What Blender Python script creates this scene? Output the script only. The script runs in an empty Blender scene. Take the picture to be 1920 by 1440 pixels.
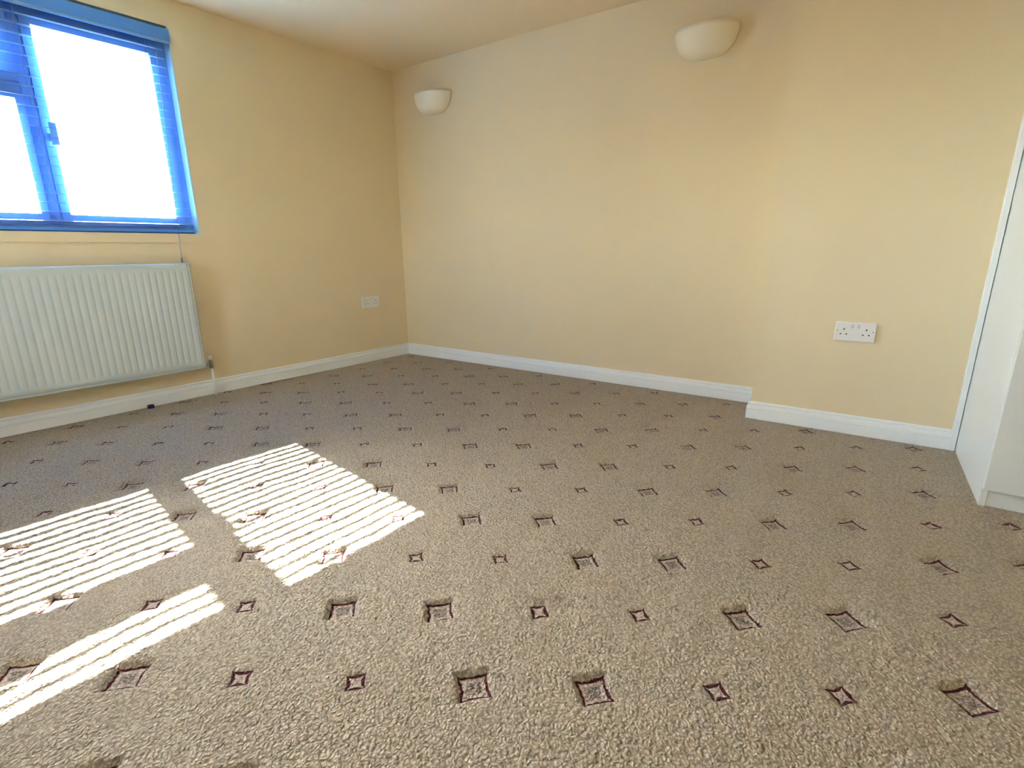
import bpy, bmesh, math, random
import numpy as np
from mathutils import Vector, Matrix

random.seed(7)
SC = bpy.context.scene
COL = SC.collection
S = 0.88                      # height of the camera above the carpet, metres

# ------------------------------------------------------------------ camera
PITCH, ROLL, YAW = 0.258434, 0.009026, 0.598149
def camera_matrix():
    fwd = Vector((0, math.cos(PITCH), -math.sin(PITCH)))
    right = Vector((1, 0, 0))
    down = fwd.cross(right)
    c, s = math.cos(ROLL), math.sin(ROLL)
    r2 = right * c + down * s
    d2 = right * -s + down * c
    m = Matrix((r2, -d2, -fwd)).transposed().to_4x4()
    return Matrix.Translation((0, 0, S)) @ Matrix.Rotation(YAW, 4, 'Z') @ m
cam_data = bpy.data.cameras.new('camera')
cam_data.sensor_fit = 'HORIZONTAL'
cam_data.sensor_width = 36.0
cam_data.lens = 951.8 / 1920 * 36
cam_data.clip_start = 0.02
cam = bpy.data.objects.new('camera', cam_data)
COL.objects.link(cam)
cam.matrix_world = camera_matrix()
SC.camera = cam

# ------------------------------------------------------------------ sky, sun, exposure
SKY_STRENGTH = 5.2
SUN_STRENGTH = 190.0
SUN_DIR = Vector((1.206, -0.195, -1.0)).normalized()
w = bpy.data.worlds.new('world')
SC.world = w
w.use_nodes = True
nt = w.node_tree
nt.nodes.clear()
sky = nt.nodes.new('ShaderNodeTexSky')
sky.sky_type = 'NISHITA'
sky.sun_disc = False
sky.sun_elevation = math.asin(-SUN_DIR.z)
sky.sun_rotation = math.atan2(-SUN_DIR.x, -SUN_DIR.y)
sky.air_density = 1.0
sky.dust_density = 2.0
bg = nt.nodes.new('ShaderNodeBackground')
bg.inputs['Strength'].default_value = SKY_STRENGTH
out = nt.nodes.new('ShaderNodeOutputWorld')
hsv = nt.nodes.new('ShaderNodeHueSaturation')      # camera white balance set for the daylight
hsv.inputs['Saturation'].default_value = 0.35
nt.links.new(sky.outputs[0], hsv.inputs['Color'])
nt.links.new(hsv.outputs[0], bg.inputs[0])
nt.links.new(bg.outputs[0], out.inputs[0])

sun_data = bpy.data.lights.new('sun', 'SUN')
sun_data.energy = SUN_STRENGTH
sun_data.color = (1.0, 0.94, 0.84)
sun_data.angle = math.radians(0.45)
sun = bpy.data.objects.new('sun', sun_data)
COL.objects.link(sun)
sun.location = (-8, 2, 7)
sun.rotation_euler = SUN_DIR.to_track_quat('-Z', 'Y').to_euler()

SC.view_settings.view_transform = 'Standard'
SC.view_settings.look = 'None'
SC.view_settings.exposure = 0.42
SC.view_settings.gamma = 1.0
SC.view_settings.use_curve_mapping = False
SC.cycles.max_bounces = 10
SC.cycles.diffuse_bounces = 7
SC.cycles.transparent_max_bounces = 8
SC.cycles.sample_clamp_indirect = 40.0

# ------------------------------------------------------------------ materials
class G:
    """small wrapper for building shader nodes"""
    def __init__(self, name):
        self.m = bpy.data.materials.new(name)
        self.m.use_nodes = True
        self.t = self.m.node_tree
        self.b = self.t.nodes['Principled BSDF']
        self.o = self.t.nodes['Material Output']
    def n(self, typ, **kw):
        x = self.t.nodes.new(typ)
        for k, v in kw.items():
            setattr(x, k, v)
        return x
    def put(self, sock, v):
        if isinstance(v, bpy.types.NodeSocket):
            self.t.links.new(v, sock)
        else:
            sock.default_value = v
    def math(self, op, a, b=None, c=None, clamp=False):
        x = self.n('ShaderNodeMath', operation=op, use_clamp=clamp)
        self.put(x.inputs[0], a)
        if b is not None: self.put(x.inputs[1], b)
        if c is not None: self.put(x.inputs[2], c)
        return x.outputs[0]
    def mix(self, f, a, b):
        x = self.n('ShaderNodeMix', data_type='RGBA')
        self.put(x.inputs[0], f)
        self.put(x.inputs[6], a if isinstance(a, bpy.types.NodeSocket) else (*a, 1))
        self.put(x.inputs[7], b if isinstance(b, bpy.types.NodeSocket) else (*b, 1))
        return x.outputs[2]
    def noise(self, scale, detail=2.0, rough=0.5, coord=None, dist=0.0):
        x = self.n('ShaderNodeTexNoise')
        x.inputs['Scale'].default_value = scale
        x.inputs['Detail'].default_value = detail
        x.inputs['Roughness'].default_value = rough
        x.inputs['Distortion'].default_value = dist
        if coord is not None: self.t.links.new(coord, x.inputs['Vector'])
        return x
    def smooth(self, v, lo, hi):
        x = self.n('ShaderNodeMapRange', interpolation_type='SMOOTHSTEP')
        self.put(x.inputs[0], v)
        x.inputs[1].default_value = lo
        x.inputs[2].default_value = hi
        return x.outputs[0]
    def bump(self, h, strength, distance):
        x = self.n('ShaderNodeBump')
        x.inputs['Strength'].default_value = strength
        x.inputs['Distance'].default_value = distance
        self.t.links.new(h, x.inputs['Height'])
        self.t.links.new(x.outputs[0], self.b.inputs['Normal'])

def paint(name, rgb, rough=0.6, var=0.03, bump=0.15, scale=60, metallic=0.0, spec=0.5):
    g = G(name)
    co = g.n('ShaderNodeTexCoord').outputs['Object']
    a = g.noise(2.3, 3, coord=co)
    lo = tuple(c * (1 - var) for c in rgb)
    hi = tuple(min(1, c * (1 + var)) for c in rgb)
    g.put(g.b.inputs['Base Color'], g.mix(a.outputs[0], lo, hi))
    g.b.inputs['Roughness'].default_value = rough
    g.b.inputs['Metallic'].default_value = metallic
    g.b.inputs['Specular IOR Level'].default_value = spec
    if bump:
        b = g.noise(scale, 4, coord=co)
        g.bump(b.outputs[0], bump, 0.002)
    return g.m

M = {}
M['wall'] = paint('cream_wall_paint', (0.78, 0.665, 0.445), 0.75, 0.02, 0.25, 45, spec=0.25)
M['ceiling'] = paint('pale_ceiling_paint', (0.85, 0.705, 0.475), 0.85, 0.02, 0.2, 45, spec=0.2)
M['gloss'] = paint('white_gloss_paint', (0.86, 0.90, 0.90), 0.28, 0.015, 0.05, 30)
M['radiator'] = paint('radiator_enamel', (0.56, 0.635, 0.645), 0.3, 0.01, 0.0)
M['laminate'] = paint('white_laminate', (0.73, 0.785, 0.785), 0.35, 0.01, 0.04, 80)
M['plastic'] = paint('white_plastic', (0.80, 0.80, 0.78), 0.3, 0.01, 0.0)
M['switch'] = paint('grey_white_plastic', (0.62, 0.62, 0.61), 0.35, 0.01, 0.0)
M['hole'] = paint('dark_slot', (0.03, 0.03, 0.028), 0.7, 0.05, 0.0)
M['plaster'] = paint('cream_plaster_shade', (0.87, 0.80, 0.62), 0.55, 0.02, 0.1, 40)
M['chrome'] = paint('dull_chrome', (0.42, 0.40, 0.37), 0.3, 0.05, 0.1, 90, metallic=0.9)
M['navy'] = paint('navy_plastic', (0.014, 0.010, 0.10), 0.4, 0.05, 0.0)
M['frame_flare'] = paint('flare_tinted_frame', (0.19, 0.42, 0.80), 0.35, 0.03, 0.0)  # lens-flare blue put into the frame colour
M['slat_flare'] = paint('flare_tinted_slat', (0.17, 0.36, 0.64), 0.45, 0.05, 0.1, 50)  # blue of the flare veil painted into the slats
M['valance_flare'] = paint('flare_tinted_valance', (0.08, 0.28, 0.76), 0.45, 0.05, 0.1, 50)  # valance colour holds the blue of the lens flare
M['strip_flare'] = paint('flare_glow_strip', (0.42, 0.72, 0.92), 0.5, 0.02, 0.0)  # pale flare glow as a base colour
M['cord'] = paint('blue_grey_cord', (0.16, 0.30, 0.55), 0.8, 0.05, 0.0)

def glass_material():
    g = G('window_glass')
    fr = g.n('ShaderNodeFresnel')
    fr.inputs[0].default_value = 1.45
    tr = g.n('ShaderNodeBsdfTransparent')
    tr.inputs[0].default_value = (0.96, 0.985, 0.99, 1)
    gl = g.n('ShaderNodeBsdfGlossy')
    gl.inputs['Roughness'].default_value = 0.0
    mx = g.n('ShaderNodeMixShader')
    g.t.links.new(fr.outputs[0], mx.inputs[0])
    g.t.links.new(tr.outputs[0], mx.inputs[1])
    g.t.links.new(gl.outputs[0], mx.inputs[2])
    g.t.links.new(mx.outputs[0], g.o.inputs['Surface'])
    return g.m
M['glass'] = glass_material()

# carpet repeat: rows run across the room, every other row shifted by half a step
ROW, STEP = 0.1505 * S, 0.243 * S
ROW0, STEP0 = 0.762 * S, 0.638 * S
BIG, SMALL = 0.0485, 0.0300
def carpet_material():
    g = G('patterned_carpet')
    co = g.n('ShaderNodeTexCoord').outputs['Object']
    sp = g.n('ShaderNodeSeparateXYZ')
    g.t.links.new(co, sp.inputs[0])
    X, Y = sp.outputs[0], sp.outputs[1]
    wob = g.noise(70, 2, coord=co)
    ws = g.n('ShaderNodeSeparateColor')
    g.t.links.new(wob.outputs['Color'], ws.inputs[0])
    wx = g.math('MULTIPLY', g.math('SUBTRACT', ws.outputs[0], 0.5), 0.009)
    wy = g.math('MULTIPLY', g.math('SUBTRACT', ws.outputs[1], 0.5), 0.009)
    yy = g.math('DIVIDE', g.math('SUBTRACT', Y, ROW0), ROW)
    row = g.math('ROUND', yy)
    vv = g.math('DIVIDE', g.math('SUBTRACT', g.math('MULTIPLY', X, -1.0), STEP0), STEP)
    par = g.math('FLOORED_MODULO', row, 2.0)
    colm = g.math('MULTIPLY_ADD', g.math('ROUND', g.math('DIVIDE', g.math('SUBTRACT', vv, par), 2.0)), 2.0, par)
    dx = g.math('ABSOLUTE', g.math('ADD', g.math('MULTIPLY', g.math('SUBTRACT', vv, colm), STEP), wx))
    dy = g.math('ABSOLUTE', g.math('ADD', g.math('MULTIPLY', g.math('SUBTRACT', yy, row), ROW), wy))
    big = g.math('LESS_THAN', g.math('FLOORED_MODULO', row, 4.0), 1.5)
    def metric(p):
        s = g.math('ADD', g.math('POWER', dx, p), g.math('POWER', dy, p))
        return g.math('POWER', s, 1.0 / p)
    m1, m2 = metric(0.84), metric(0.58)
    fine = g.noise(230, 3, coord=co)
    warp = g.noise(60, 2, coord=co)
    wv = g.n('ShaderNodeVectorMath', operation='MULTIPLY_ADD')
    g.t.links.new(warp.outputs['Color'], wv.inputs[0])
    wv.inputs[1].default_value = (0.014, 0.014, 0.014)
    g.t.links.new(co, wv.inputs[2])
    vor = g.n('ShaderNodeTexVoronoi', feature='SMOOTH_F1')
    vor.inputs['Scale'].default_value = 150
    vor.inputs['Smoothness'].default_value = 0.35
    g.t.links.new(wv.outputs[0], vor.inputs['Vector'])
    tuft_h = g.math('SUBTRACT', 1.0, vor.outputs['Distance'])
    broad = g.noise(3.2, 4, 0.55, coord=co)
    patch = g.noise(11, 3, 0.55, coord=co)
    pile = g.mix(g.smooth(tuft_h, 0.25, 0.85), (0.355, 0.297, 0.222), (0.590, 0.515, 0.405))
    pile = g.mix(g.math('MULTIPLY', g.smooth(broad.outputs[0], 0.35, 0.7), 0.16), pile, (0.42, 0.345, 0.24))
    pile = g.mix(g.math('MULTIPLY', g.smooth(patch.outputs[0], 0.45, 0.75), 0.14), pile, (0.37, 0.30, 0.215))
    wine = g.mix(fine.outputs[0], (0.045, 0.003, 0.007), (0.10, 0.010, 0.018))
    pale = g.mix(g.smooth(fine.outputs[0], 0.35, 0.65), (0.40, 0.31, 0.26), (0.58, 0.49, 0.42))
    grey = g.mix(g.smooth(fine.outputs[0], 0.42, 0.6), (0.17, 0.14, 0.12), (0.42, 0.36, 0.30))
    nb = g.math('DIVIDE', m1, BIG)
    cb = g.mix(g.smooth(nb, 0.42, 0.60), grey, pale)
    cb = g.mix(g.smooth(nb, 0.765, 0.83), cb, wine)
    ob = g.smooth(nb, 1.04, 0.96)
    ns = g.math('DIVIDE', m1, SMALL)
    n2 = g.math('DIVIDE', m2, SMALL)
    cs = g.mix(g.smooth(n2, 0.78, 0.94), pale, wine)
    os_ = g.smooth(ns, 1.08, 0.96)
    colr = g.mix(big, cs, cb)
    msk = g.n('ShaderNodeMix', data_type='FLOAT')
    g.put(msk.inputs[0], big); g.put(msk.inputs[2], os_); g.put(msk.inputs[3], ob)
    g.put(g.b.inputs['Base Color'], g.mix(msk.outputs[0], pile, colr))
    g.b.inputs['Roughness'].default_value = 1.0
    g.b.inputs['Specular IOR Level'].default_value = 0.1
    g.b.inputs['Sheen Weight'].default_value = 0.08
    g.b.inputs['Sheen Roughness'].default_value = 0.6
    h = g.math('ADD', tuft_h, g.math('MULTIPLY', fine.outputs[0], 0.5))
    g.bump(h, 0.95, 0.0078)
    return g.m
M['carpet'] = carpet_material()

# ------------------------------------------------------------------ mesh helpers
def link(name, me, mat, parent=None, loc=None, smooth=False):
    o = bpy.data.objects.new(name, me)
    COL.objects.link(o)
    if mat is not None and not me.materials:
        me.materials.append(mat)
    if parent is not None: o.parent = parent
    if loc is not None: o.location = loc
    if smooth:
        me.polygons.foreach_set('use_smooth', [True] * len(me.polygons))
    return o
def mesh(bm, name):
    me = bpy.data.meshes.new(name)
    bmesh.ops.recalc_face_normals(bm, faces=bm.faces)
    bm.to_mesh(me)
    bm.free()
    return me
def add_box(bm, x0, x1, y0, y1, z0, z1):
    v = [bm.verts.new(p) for p in ((x0,y0,z0),(x1,y0,z0),(x1,y1,z0),(x0,y1,z0),(x0,y0,z1),(x1,y0,z1),(x1,y1,z1),(x0,y1,z1))]
    for f in ((0,3,2,1),(4,5,6,7),(0,1,5,4),(1,2,6,5),(2,3,7,6),(3,0,4,7)):
        bm.faces.new([v[i] for i in f])
    return v
def bevel(bm, width, seg=2):
    bmesh.ops.bevel(bm, geom=list(bm.edges), offset=width, segments=seg, profile=0.5, affect='EDGES', clamp_overlap=True)
def box(name, mat, parent, x0, x1, y0, y1, z0, z1, bev=0.0, seg=2):
    bm = bmesh.new()
    add_box(bm, x0, x1, y0, y1, z0, z1)
    if bev: bevel(bm, bev, seg)
    return link(name, mesh(bm, name), mat, parent)
def tube(name, mat, parent, pts, r, n=12, closed_ends=True):
    bm = bmesh.new()
    rings = []
    rr = r if isinstance(r, (list, tuple)) else [r] * len(pts)
    P = [Vector(p) for p in pts]
    for i, p in enumerate(P):
        d = (P[min(i+1, len(P)-1)] - P[max(i-1, 0)]).normalized()
        a = d.orthogonal().normalized() if i == 0 else (a - d * a.dot(d)).normalized()
        b = d.cross(a)
        rings.append([bm.verts.new(p + (a*math.cos(2*math.pi*k/n) + b*math.sin(2*math.pi*k/n)) * rr[i]) for k in range(n)])
    for i in range(len(rings)-1):
        for k in range(n):
            bm.faces.new((rings[i][k], rings[i][(k+1)%n], rings[i+1][(k+1)%n], rings[i+1][k]))
    bm.faces.new(rings[0][::-1]); bm.faces.new(rings[-1])
    return link(name, mesh(bm, name), mat, parent, smooth=(n > 6))
def lathe(name, mat, parent, prof, loc, n=24, smooth=True):
    bm = bmesh.new()
    rings = [[bm.verts.new((r*math.cos(2*math.pi*k/n), r*math.sin(2*math.pi*k/n), z)) for k in range(n)] for r, z in prof]
    for i in range(len(rings)-1):
        for k in range(n):
            bm.faces.new((rings[i][k], rings[i][(k+1)%n], rings[i+1][(k+1)%n], rings[i+1][k]))
    bm.faces.new(rings[0][::-1]); bm.faces.new(rings[-1])
    return link(name, mesh(bm, name), mat, parent, loc)
def sweep(name, mat, parent, prof, path, normals_left=True):
    """profile (depth, height) swept along a floor path with mitred corners; depth grows to the side given"""
    bm = bmesh.new()
    P = [Vector((p[0], p[1])) for p in path]
    rings = []
    for i, p in enumerate(P):
        def nrm(a, b):
            d = (b - a).normalized()
            return Vector((-d.y, d.x)) if normals_left else Vector((d.y, -d.x))
        n1 = nrm(P[i-1], p) if i > 0 else None
        n2 = nrm(p, P[i+1]) if i < len(P)-1 else None
        if n1 is None: m = n2
        elif n2 is None: m = n1
        else:
            m = (n1 + n2); m = m / m.dot(n1)
        rings.append([bm.verts.new((p.x + m.x*d, p.y + m.y*d, z)) for d, z in prof])
    k = len(prof)
    for i in range(len(rings)-1):
        for j in range(k):
            bm.faces.new((rings[i][j], rings[i][(j+1)%k], rings[i+1][(j+1)%k], rings[i+1][j]))
    bm.faces.new(rings[0]); bm.faces.new(rings[-1][::-1])
    return link(name, mesh(bm, name), mat, parent)
def empty(name, loc, rz=0.0, parent=None):
    o = bpy.data.objects.new(name, None)
    o.empty_display_size = 0.1
    COL.objects.link(o)
    o.location = loc
    o.rotation_euler = (0, 0, rz)
    if parent: o.parent = parent
    return o
def tag(o, label, cat, group=None):
    o['label'] = label
    o['category'] = cat
    if group: o['group'] = group
    return o
def structure(o, label=None):
    o['kind'] = 'structure'
    if label: o['label'] = label
    return o

# ------------------------------------------------------------------ room dimensions
CX, CY = -3.698 * S, 3.583 * S             # far left corner of the room
CEIL = 2.531 * S
BREAST_X, BREAST_Y = -0.46 * S, 3.243 * S  # corner and face of the boxed-out wall on the right
RIGHT_X, FRONT_Y = 1.70, -1.80
T2 = Vector((0.0747, 0.9972)).normalized() # along the left wall, towards the far corner
LROT = math.atan2(T2.y, T2.x)
L = 0.28                                   # thickness of the walls
def left_pt(s, off=0.0):                   # s metres along from the corner (negative towards the camera), off metres into the room
    return Vector((CX, CY)) + T2 * s + Vector((T2.y, -T2.x)) * off

# window opening in the left wall, measured along it from the far corner
WX0, WX1 = -3.262 * S, -1.772 * S
WZ0, WZ1 = (1 + 0.122) * S, (1 + 1.372) * S

# ------------------------------------------------------------------ floor (fitted carpet)
def value_noise(x, y, cell, seed):
    rs = np.random.RandomState(seed)
    tab = rs.rand(256, 256)
    gx, gy = x / cell, y / cell
    ix, iy = np.floor(gx).astype(int), np.floor(gy).astype(int)
    fx, fy = gx - ix, gy - iy
    fx, fy = fx*fx*(3-2*fx), fy*fy*(3-2*fy)
    t = lambda a, b: tab[a % 256, b % 256]
    return (t(ix,iy)*(1-fx)+t(ix+1,iy)*fx)*(1-fy) + (t(ix,iy+1)*(1-fx)+t(ix+1,iy+1)*fx)*fy - 0.5
def seg_dist(x, y, a, b):
    dx, dy = b[0]-a[0], b[1]-a[1]
    t = np.clip(((x-a[0])*dx + (y-a[1])*dy) / (dx*dx+dy*dy), 0, 1)
    return np.hypot(x-a[0]-t*dx, y-a[1]-t*dy)
def build_floor():
    xs = np.concatenate([np.linspace(-3.72, -3.46, 4)[:-1], np.arange(-3.46, 0.95, 0.006), np.linspace(0.96, RIGHT_X+0.05, 8)])
    ys = np.concatenate([np.linspace(FRONT_Y-0.05, -0.15, 14)[:-1], np.arange(-0.15, 3.17, 0.006), [3.2, 3.3]])
    X, Y = np.meshgrid(xs, ys, indexing='ij')
    Z = 0.004*value_noise(X, Y, 0.33, 1) + 0.0035*value_noise(X, Y, 0.12, 2) + 0.002*value_noise(X, Y, 0.045, 3) + 0.0024*value_noise(X, Y, 0.0135, 4)
    yy = (Y - ROW0) / ROW
    row = np.round(yy)
    vv = (-X - STEP0) / STEP
    par = np.mod(row, 2)
    colm = 2*np.round((vv-par)/2) + par
    dx, dy = np.abs(vv-colm)*STEP, np.abs(yy-row)*ROW
    big = np.mod(row, 4) < 1.5
    m = (dx**0.9 + dy**0.9)**(1/0.9)
    edge = np.where(big, BIG, SMALL)
    t = np.clip((edge*1.24 - m) / np.where(big, 0.015, 0.009), 0, 1)
    t = t*t*(3-2*t)
    Z -= t * np.where(big, 0.011, 0.005)
    for a, b, hgt, wd in CREASES:
        Z += hgt * np.exp(-(seg_dist(X, Y, a, b)/wd)**2)
    Z -= 0.002
    nx, ny = len(xs), len(ys)
    co = np.stack([X, Y, Z], -1).reshape(-1, 3).astype(np.float32)
    i = np.arange((nx-1)*(ny-1))
    q = (i // (ny-1))*ny + i % (ny-1)
    loops = np.stack([q, q+ny, q+ny+1, q+1], -1).reshape(-1).astype(np.int32)
    me = bpy.data.meshes.new('floor')
    nf = len(i)
    me.vertices.add(nx*ny); me.vertices.foreach_set('co', co.reshape(-1))
    me.loops.add(nf*4); me.loops.foreach_set('vertex_index', loops)
    me.polygons.add(nf); me.polygons.foreach_set('loop_start', np.arange(0, nf*4, 4, dtype=np.int32))
    me.polygons.foreach_set('use_smooth', np.ones(nf, dtype=bool))
    me.update(calc_edges=True)
    return link('floor', me, M['carpet'])
CREASES = [
    ((-0.70, 0.99), (-0.575, 0.975), -0.006, 0.012),
    ((-0.575, 0.975), (-0.535, 1.005), -0.010, 0.012),
    ((-0.66, 0.96), (-0.56, 0.945), 0.005, 0.02),
]
structure(build_floor(), 'beige fitted carpet woven with wine-red diamonds')

# ------------------------------------------------------------------ walls and ceiling
bm = bmesh.new()
a, b = -5.7, 0.3
add_box(bm, a, WX0, 0, L, 0, CEIL)
add_box(bm, WX1, b, 0, L, 0, CEIL)
add_box(bm, WX0, WX1, 0, L, 0, WZ0)
add_box(bm, WX0, WX1, 0, L, WZ1, CEIL)
wl = link('wall_left', mesh(bm, 'wall_left'), M['wall'], loc=(CX, CY, 0))
wl.rotation_euler = (0, 0, LROT)
structure(wl)
structure(box('wall_back', M['wall'], None, CX-0.3, RIGHT_X+0.2, CY, CY+L, 0, CEIL))
structure(box('wall_right', M['wall'], None, BREAST_X, RIGHT_X+0.2, BREAST_Y, CY, 0, CEIL))
structure(box('wall_side', M['wall'], None, RIGHT_X, RIGHT_X+0.2, FRONT_Y, BREAST_Y, 0, CEIL))
# the wall behind the camera, with a window opening added for fill light
QX0, QX1, QZ0, QZ1 = -2.4, -1.5, 1.00, 2.0
bm = bmesh.new()
add_box(bm, -4.2, QX0, FRONT_Y-0.2, FRONT_Y, 0, CEIL)
add_box(bm, QX1, RIGHT_X+0.2, FRONT_Y-0.2, FRONT_Y, 0, CEIL)
add_box(bm, QX0, QX1, FRONT_Y-0.2, FRONT_Y, 0, QZ0)
add_box(bm, QX0, QX1, FRONT_Y-0.2, FRONT_Y, QZ1, CEIL)
structure(link('wall_front', mesh(bm, 'wall_front'), M['wall']))
bm = bmesh.new()
cq = [left_pt(-5.6, -0.1), Vector((RIGHT_X+0.2, FRONT_Y-0.2)), Vector((RIGHT_X+0.2, CY+L)), left_pt(0.3, -0.1)]
lo_ = [bm.verts.new((p.x, p.y, CEIL)) for p in cq]
hi_ = [bm.verts.new((p.x, p.y, CEIL+0.15)) for p in cq]
bm.faces.new(lo_); bm.faces.new(hi_)
for k in range(4):
    bm.faces.new((lo_[k], lo_[(k+1)%4], hi_[(k+1)%4], hi_[k]))
structure(link('ceiling', mesh(bm, 'ceiling'), M['ceiling']))

# skirting boards: flat board, bead, cove and rounded lip
H = 0.092
PROF = [(0, 0.0), (0.018, 0.0), (0.018, 0.050), (0.0135, 0.0515), (0.0135, 0.0540), (0.018, 0.0565), (0.0175, 0.066), (0.0145, 0.074),
        (0.0105, 0.0765), (0.0070, 0.0785), (0.0070, 0.0805), (0.0120, 0.0825), (0.0120, 0.087), (0.0085, 0.0915), (0, H)]
pl = [left_pt(-5.5), left_pt(0)]
structure(sweep('baseboard_left', M['gloss'], None, PROF, [pl[0], Vector((CX, CY))], False))
structure(sweep('baseboard_back', M['gloss'], None, PROF, [(CX + 0.012, CY), (BREAST_X, CY)], False))
structure(sweep('baseboard_right', M['gloss'], None, PROF, [(BREAST_X, CY - 0.005), (BREAST_X, BREAST_Y), (0.417, BREAST_Y)], False))
structure(box('trim_1', M['gloss'], None, 0.417, 0.4380, BREAST_Y-0.024, BREAST_Y, 0, CEIL, 0.002, 1), 'white upright strip between the wall and the wardrobe')

# ------------------------------------------------------------------ window
win = empty('window_1', (CX, CY, 0), LROT)
structure(win, 'casement window behind the blind, lens-flare blue in its frame colour')
GY = 0.13 * S                    # glass plane, outwards from the wall face
FY0, FY1 = GY - 0.045, GY + 0.025
def zz(v): return (1 + v) * S
F = M['frame_flare']
# outer frame
bm = bmesh.new()
add_box(bm, WX0, WX1, FY0, FY1, WZ0, zz(0.165))
add_box(bm, WX0, WX1, FY0, FY1, zz(1.262), WZ1)
add_box(bm, WX0, WX0+0.045, FY0, FY1, zz(0.165), zz(1.262))
add_box(bm, WX1-0.045, WX1, FY0, FY1, zz(0.165), zz(1.262))
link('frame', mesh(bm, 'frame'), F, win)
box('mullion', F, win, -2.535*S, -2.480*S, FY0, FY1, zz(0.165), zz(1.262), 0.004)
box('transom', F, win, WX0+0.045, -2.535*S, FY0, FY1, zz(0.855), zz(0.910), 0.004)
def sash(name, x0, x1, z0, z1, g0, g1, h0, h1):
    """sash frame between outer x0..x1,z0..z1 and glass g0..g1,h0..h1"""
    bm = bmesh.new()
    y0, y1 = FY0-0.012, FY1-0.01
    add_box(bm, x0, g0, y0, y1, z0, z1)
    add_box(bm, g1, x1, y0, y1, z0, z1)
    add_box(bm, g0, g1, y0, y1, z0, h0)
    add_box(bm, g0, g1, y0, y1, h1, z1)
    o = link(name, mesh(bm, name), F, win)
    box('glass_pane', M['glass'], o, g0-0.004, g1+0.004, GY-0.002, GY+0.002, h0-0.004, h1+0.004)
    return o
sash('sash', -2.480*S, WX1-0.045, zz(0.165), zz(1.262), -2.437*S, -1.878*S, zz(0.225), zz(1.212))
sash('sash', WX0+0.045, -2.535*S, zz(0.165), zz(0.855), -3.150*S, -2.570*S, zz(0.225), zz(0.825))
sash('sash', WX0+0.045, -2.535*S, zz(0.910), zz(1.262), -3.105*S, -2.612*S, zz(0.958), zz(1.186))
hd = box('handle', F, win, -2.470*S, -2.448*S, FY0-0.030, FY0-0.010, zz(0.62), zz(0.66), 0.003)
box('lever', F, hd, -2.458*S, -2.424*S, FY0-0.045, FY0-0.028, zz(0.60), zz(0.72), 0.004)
# inner sill board with a small nosing
bm = bmesh.new()
add_box(bm, WX0-0.03, WX1+0.035, -0.010, 0, zz(0.066), WZ0)
add_box(bm, WX0, WX1, 0, FY0, WZ0-0.02, WZ0+0.002)
link('window_sill', mesh(bm, 'window_sill'), M['wall'], win)
box('added_flare_strip', M['strip_flare'], win, WX1-0.006, WX1+0.0005, -0.0005, FY0, WZ0, WZ1)  # strip added on the reveal to carry the flare's blue glow

# window added behind the camera so that sky fill reaches the far wall
fill_win = structure(empty('fill_window', (0, FRONT_Y, 0)))
bm = bmesh.new()
add_box(bm, QX0, QX0+0.05, -0.16, -0.10, QZ0+0.05, QZ1-0.05)
add_box(bm, QX1-0.05, QX1, -0.16, -0.10, QZ0+0.05, QZ1-0.05)
add_box(bm, QX0, QX1, -0.16, -0.10, QZ0, QZ0+0.05)
add_box(bm, QX0, QX1, -0.16, -0.10, QZ1-0.05, QZ1)
link('frame', mesh(bm, 'frame'), M['gloss'], fill_win)  # frame of the added fill window
box('glass_pane', M['glass'], fill_win, QX0+0.045, QX1-0.045, -0.132, -0.128, QZ0+0.045, QZ1-0.045)  # pane of the added fill window

# ------------------------------------------------------------------ venetian blind
blind = empty('venetian_blind', (CX, CY, 0), LROT)
tag(blind, 'flare-tinted horizontal slat venetian blind hanging open in front of the window', 'blind')
BX0, BX1 = -3.245 * S, -1.806 * S
BYC = 0.030
PITCHS, SLATW, TILT = 0.0502 * S, 0.042, math.radians(7)
# valance with a returned end and a moulded lower edge
bm = bmesh.new()
add_box(bm, -3.258*S, -1.776*S, -0.016, -0.004, zz(1.287), zz(1.352))
add_box(bm, -1.790*S, -1.776*S, -0.004, 0.045, zz(1.287), zz(1.352))
link('valance', mesh(bm, 'valance'), M['valance_flare'], blind)
box('valance_bead', M['slat_flare'], blind, -3.258*S, -1.776*S, -0.018, -0.002, zz(1.270), zz(1.286), 0.003)
box('headrail', M['valance_flare'], blind, BX0, BX1, 0.006, 0.056, zz(1.290), zz(1.345), 0.002, 1)
# one gently crowned slat, then copies that share its mesh
bm = bmesh.new()
K = 6
rows_ = []
for j in range(K+1):
    u = -0.5 + j / K
    crown = 0.0014 * (1 - 4*u*u)
    y = u * SLATW
    rows_.append([bm.verts.new((xx, y*math.cos(TILT) - (crown+dz)*math.sin(TILT), y*math.sin(TILT) + (crown+dz)*math.cos(TILT)))
                  for dz in (0, 0.0018) for xx in (BX0, BX1)])
for j in range(K):
    p, q = rows_[j], rows_[j+1]
    bm.faces.new((p[0], p[1], q[1], q[0])); bm.faces.new((p[2], q[2], q[3], p[3]))
    bm.faces.new((p[0], q[0], q[2], p[2])); bm.faces.new((p[1], p[3], q[3], q[1]))
bm.faces.new((rows_[0][0], rows_[0][2], rows_[0][3], rows_[0][1])); bm.faces.new((rows_[-1][0], rows_[-1][1], rows_[-1][3], rows_[-1][2]))
slat_me = mesh(bm, 'slat')
z = zz(0.185)
zs = []
while z < zz(1.275):
    zs.append(z); z += PITCHS
for z in zs:
    o = link('slat', slat_me, M['slat_flare'], blind, (0, BYC, z))
box('bottom_rail', M['valance_flare'], blind, BX0, BX1, BYC-0.017, BYC+0.017, zz(0.131), zz(0.150), 0.003)
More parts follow.
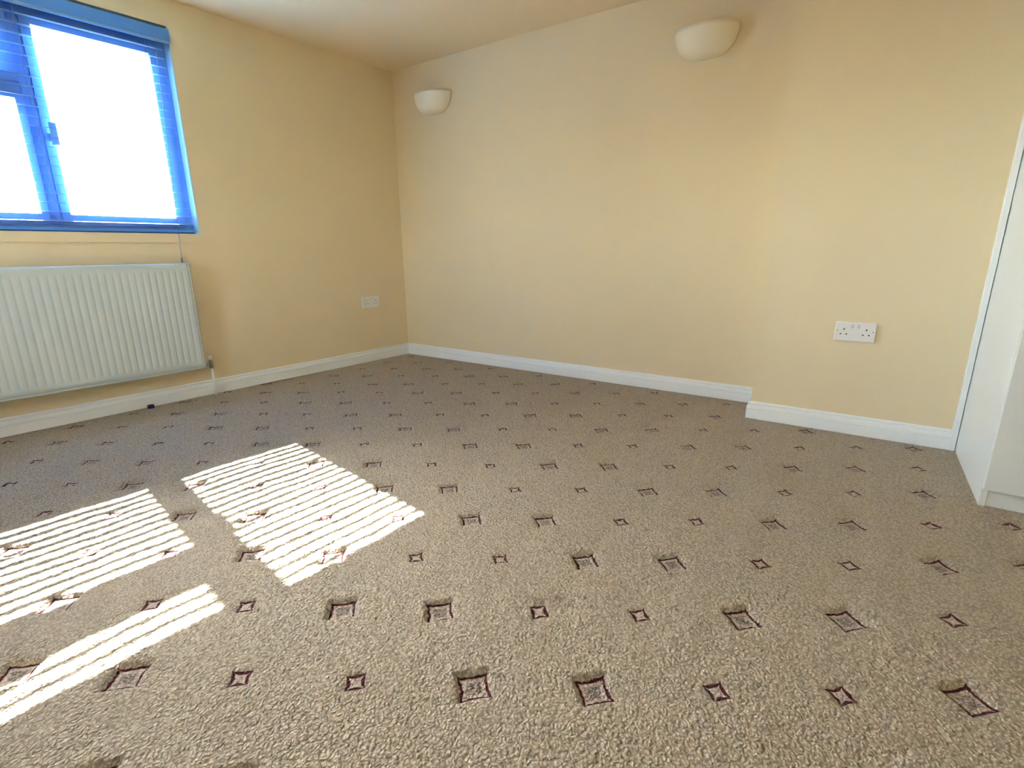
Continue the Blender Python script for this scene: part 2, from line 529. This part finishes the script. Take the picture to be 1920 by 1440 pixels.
for s in (-1.900, -2.505, -3.12):
    for y in (BYC-0.0205, BYC+0.0205):
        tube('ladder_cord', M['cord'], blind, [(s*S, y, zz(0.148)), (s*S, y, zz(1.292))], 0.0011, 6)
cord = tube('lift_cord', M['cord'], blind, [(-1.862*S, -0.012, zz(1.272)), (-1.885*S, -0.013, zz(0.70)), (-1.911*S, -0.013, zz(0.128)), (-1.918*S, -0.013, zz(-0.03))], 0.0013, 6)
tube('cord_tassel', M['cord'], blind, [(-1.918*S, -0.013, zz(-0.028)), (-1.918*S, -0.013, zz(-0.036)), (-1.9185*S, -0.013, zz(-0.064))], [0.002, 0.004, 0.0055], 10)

# ------------------------------------------------------------------ radiator
rad = empty('radiator', (CX, CY, 0), LROT)
tag(rad, 'white ribbed panel radiator on the wall under the window', 'radiator')
RX0, RX1 = -3.52 * S, -1.905 * S
RZ0, RZ1 = 0.214 * S, 0.932 * S
RF = -0.100 * S
FP = 0.0333
def flute_panel():
    nfl = int((RX1 - RX0 - 0.05) / FP)
    x_first = RX1 - 0.024 - nfl*FP
    xs = [RX0, RX0+0.006, x_first-0.001]
    per = [0, 0.10, 0.22, 0.36, 0.50, 0.64, 0.78, 0.90]
    for k in range(nfl):
        xs += [x_first + (k+p)*FP for p in per]
    xs += [RX1-0.024, RX1-0.0125, RX1-0.0105, RX1-0.0085, RX1-0.006, RX1]
    zl = [RZ0, RZ0+0.004, RZ0+0.010, RZ0+0.012, RZ0+0.014, RZ0+0.036, RZ0+0.044, RZ0+0.052, RZ0+0.062, RZ1-0.062, RZ1-0.052, RZ1-0.044, RZ1-0.036, RZ1-0.006, RZ1]
    ends = [0, 0, 0, -1, 0, 0, 0.35, 0.85, 1, 1, 0.85, 0.35, 0, 0, 0]
    bm = bmesh.new()
    grid = []
    for x in xs:
        colv = []
        u = ((x - x_first) / FP) % 1.0
        seam = 0.004 if abs(x-(RX1-0.0105)) < 1e-6 else 0.0
        inside = x_first <= x < RX1-0.0245
        d = 0.0
        if inside:
            d = {0: 0.0}.get(round(u, 2), 0.0)
            d = 0.5 - 0.5*math.cos(2*math.pi*min(1, max(0, (u-0.05)/0.62))) if u < 0.67 else 0.0
        for z, e in zip(zl, ends):
            edge = 0.006 if (x in (RX0, RX1) or z in (RZ0, RZ1)) else 0.0
            colv.append(bm.verts.new((x, RF + edge + seam*(e >= 0) + (0.003*d*e if e >= 0 else 0.004), z)))
        grid.append(colv)
    for i in range(len(grid)-1):
        for j in range(len(zl)-1):
            bm.faces.new((grid[i][j], grid[i+1][j], grid[i+1][j+1], grid[i][j+1]))
    me = mesh(bm, 'front_panel')
    o = link('front_panel', me, M['radiator'], rad, smooth=True)
    md = o.modifiers.new('thick', 'SOLIDIFY'); md.thickness = 0.002; md.offset = 0
    return o
flute_panel()
box('rear_panel', M['radiator'], rad, RX0+0.01, RX1-0.01, -0.040, -0.030, RZ0+0.01, RZ1-0.01, 0.003)
for x0, x1 in ((RX0+0.001, RX0+0.003), (RX1-0.003, RX1-0.001)):
    box('side_cover', M['radiator'], rad, x0, x1, RF+0.010, -0.028, RZ0+0.012, RZ1-0.004, 0.0008, 1)
# convector fins between the panels, joined
bm = bmesh.new()
x = RX0 + 0.02
while x < RX1 - 0.02:
    add_box(bm, x, x+0.001, RF+0.012, -0.041, RZ0+0.03, RZ1-0.02)
    x += 0.025
fins = link('convector_fins', mesh(bm, 'convector_fins'), M['radiator'], rad)
fins['kind'] = 'stuff'
# top grille: rails and cross bars
bm = bmesh.new()
add_box(bm, RX0+0.003, RX1-0.003, RF+0.007, RF+0.014, RZ1-0.004, RZ1+0.001)
add_box(bm, RX0+0.003, RX1-0.003, -0.040, -0.030, RZ1-0.012, RZ1+0.001)
x = RX0 + 0.01
while x < RX1 - 0.01:
    add_box(bm, x, x+0.004, RF+0.012, -0.038, RZ1-0.003, RZ1)
    x += 0.014
link('top_grille', mesh(bm, 'top_grille'), M['radiator'], rad)
for s in (RX0+0.25, RX1-0.25):
    box('wall_bracket', M['radiator'], rad, s-0.015, s+0.015, -0.031, -0.001, RZ0+0.10, RZ1-0.10)
VX, VY = -1.856*S, -0.05*S
valve = lathe('valve', M['chrome'], rad, [(0.0075, 0.172), (0.0115, 0.174), (0.0115, 0.188), (0.009, 0.190), (0.0125, 0.196), (0.0125, 0.212), (0.0085, 0.215), (0.0085, 0.230)], (VX, VY, 0), 16)
lathe('valve_cap', M['plastic'], valve, [(0.0095, 0.230), (0.0125, 0.232), (0.0125, 0.250), (0.010, 0.256)], (0, 0, 0), 20)
tube('valve_tail', M['chrome'], rad, [(VX, VY, 0.204), (RX1-0.002, VY, 0.204)], 0.0085, 12)
tube('pipe', M['gloss'], rad, [(VX, VY, 0.0), (VX, VY, 0.174)], 0.0075, 14)

# ------------------------------------------------------------------ wardrobe
WARD_X, WARD_Y = 0.4405, 2.556 * S
ward = empty('wardrobe', (WARD_X, WARD_Y, 0))
tag(ward, 'tall white fitted wardrobe with plain doors at the right edge', 'wardrobe')
WW, WD, WH = 1.20, BREAST_Y - WARD_Y - 0.002, CEIL - 0.02
box('side_panel', M['laminate'], ward, 0, 0.018, 0, WD, 0, WH, 0.001, 1)
box('side_panel', M['laminate'], ward, WW-0.018, WW, 0, WD, 0, WH, 0.001, 1)
box('plinth', M['laminate'], ward, 0.018, WW-0.018, 0.006, 0.022, 0, 0.062, 0.001, 1)
box('top_panel', M['laminate'], ward, 0.018, WW-0.018, 0.02, WD, WH-0.018, WH)
box('base_panel', M['laminate'], ward, 0.018, WW-0.018, 0.02, WD, 0.062, 0.080)
box('back_panel', M['laminate'], ward, 0.018, WW-0.018, WD-0.006, WD, 0.08, WH-0.018)
for x0, x1 in ((0.001, WW/2-0.0015), (WW/2+0.0015, WW-0.001)):
    box('door', M['laminate'], ward, x0, x1, -0.019, -0.001, 0.066, WH-0.002, 0.0015, 2)

# ------------------------------------------------------------------ wall lights
def wall_light(x, label):
    root = empty('wall_light', (x, CY, 2.002))
    tag(root, label, 'wall light', 'bowl wall lights on the far wall')
    Wd, Dp, Hh = 0.166, 0.130, 0.142
    bm = bmesh.new()
    NP, NT = 28, 14
    ringv = []
    for j in range(NT+1):
        th = (j/NT) * math.pi/2 * 0.995
        rho = max(0.03, math.cos(th)**0.72)
        zb = -Hh * math.sin(th)**0.92
        ringv.append([bm.verts.new((Wd*rho*math.cos(math.pi*k/NP), -0.004 - Dp*rho*math.sin(math.pi*k/NP), zb)) for k in range(NP+1)])
    for j in range(NT):
        for k in range(NP):
            bm.faces.new((ringv[j][k], ringv[j+1][k], ringv[j+1][k+1], ringv[j][k+1]))
    o = link('shade', mesh(bm, 'shade'), M['plaster'], root, smooth=True)
    md = o.modifiers.new('thick', 'SOLIDIFY'); md.thickness = 0.006; md.offset = -1
    bm = bmesh.new()
    vs = [bm.verts.new((0.07*math.cos(a), yy, -0.06 + 0.05*math.sin(a))) for yy in (-0.012, 0.0) for a in [2*math.pi*k/20 for k in range(20)]]
    for k in range(20):
        bm.faces.new((vs[k], vs[(k+1)%20], vs[20+(k+1)%20], vs[20+k]))
    bm.faces.new(vs[:20]); bm.faces.new(vs[20:])
    link('back_plate', mesh(bm, 'back_plate'), M['plastic'], root)
    return root
wall_light(-3.205*S, 'cream half-bowl wall light near the far corner, beside the window wall')
wall_light(-0.985*S, 'cream half-bowl wall light beside the boxed-out wall at the right')

# ------------------------------------------------------------------ double sockets
def socket(name, loc, rz, label):
    root = empty(name, loc, rz)
    tag(root, label, 'socket', 'white double wall sockets')
    W2, H2 = 0.080, 0.0445
    box('faceplate', M['plastic'], root, -W2, W2, -0.011, 0, -H2, H2, 0.003, 2)
    for sx in (-1, 1):
        cx = sx*0.044
        box('earth_slot', M['hole'], root, cx-0.0022, cx+0.0022, -0.0113, -0.009, 0.007, 0.016)
        for px in (-0.0115, 0.0115):
            box('pin_slot', M['hole'], root, cx+px-0.0036, cx+px+0.0036, -0.0113, -0.009, -0.0145, -0.0095)
        bm = bmesh.new()
        bmesh.ops.create_cone(bm, cap_ends=True, segments=14, radius1=0.0032, radius2=0.0032, depth=0.002, matrix=Matrix.Translation((sx*0.070, -0.0112, 0.004)) @ Matrix.Rotation(math.pi/2, 4, 'X'))
        link('screw', mesh(bm, 'screw'), M['chrome'], root)
        box('rocker_switch', M['switch'], root, sx*0.012-0.0055, sx*0.012+0.0055, -0.0145, -0.010, 0.017, 0.035, 0.0015, 2)
    return root
socket('wall_socket', (0.0015, BREAST_Y, 0.5625*S), 0, 'white double plug socket on the boxed-out wall by the wardrobe')
p = left_pt(-0.418*S)
socket('wall_socket', (p.x, p.y, 0.5495*S), LROT, 'white double plug socket on the window wall near the far corner')

# ------------------------------------------------------------------ small blue cap by the skirting
prof = [(0.0150, 0.0), (0.0165, 0.001), (0.0165, 0.017), (0.0150, 0.020), (0.010, 0.021)]
bm = bmesh.new()
n = 40
rings = [[bm.verts.new(((r + (0.0008 if (k % 2 and 0 < i < 3) else 0))*math.cos(2*math.pi*k/n), (r + (0.0008 if (k % 2 and 0 < i < 3) else 0))*math.sin(2*math.pi*k/n), z)) for k in range(n)] for i, (r, z) in enumerate(prof)]
for i in range(len(rings)-1):
    for k in range(n):
        bm.faces.new((rings[i][k], rings[i][(k+1)%n], rings[i+1][(k+1)%n], rings[i+1][k]))
bm.faces.new(rings[0][::-1]); bm.faces.new(rings[-1])
cap = link('bottle_cap', mesh(bm, 'bottle_cap'), M['navy'], None, (-3.357, 1.162, 0.0))
tag(cap, 'small navy blue plastic cap on the carpet under the radiator', 'cap')
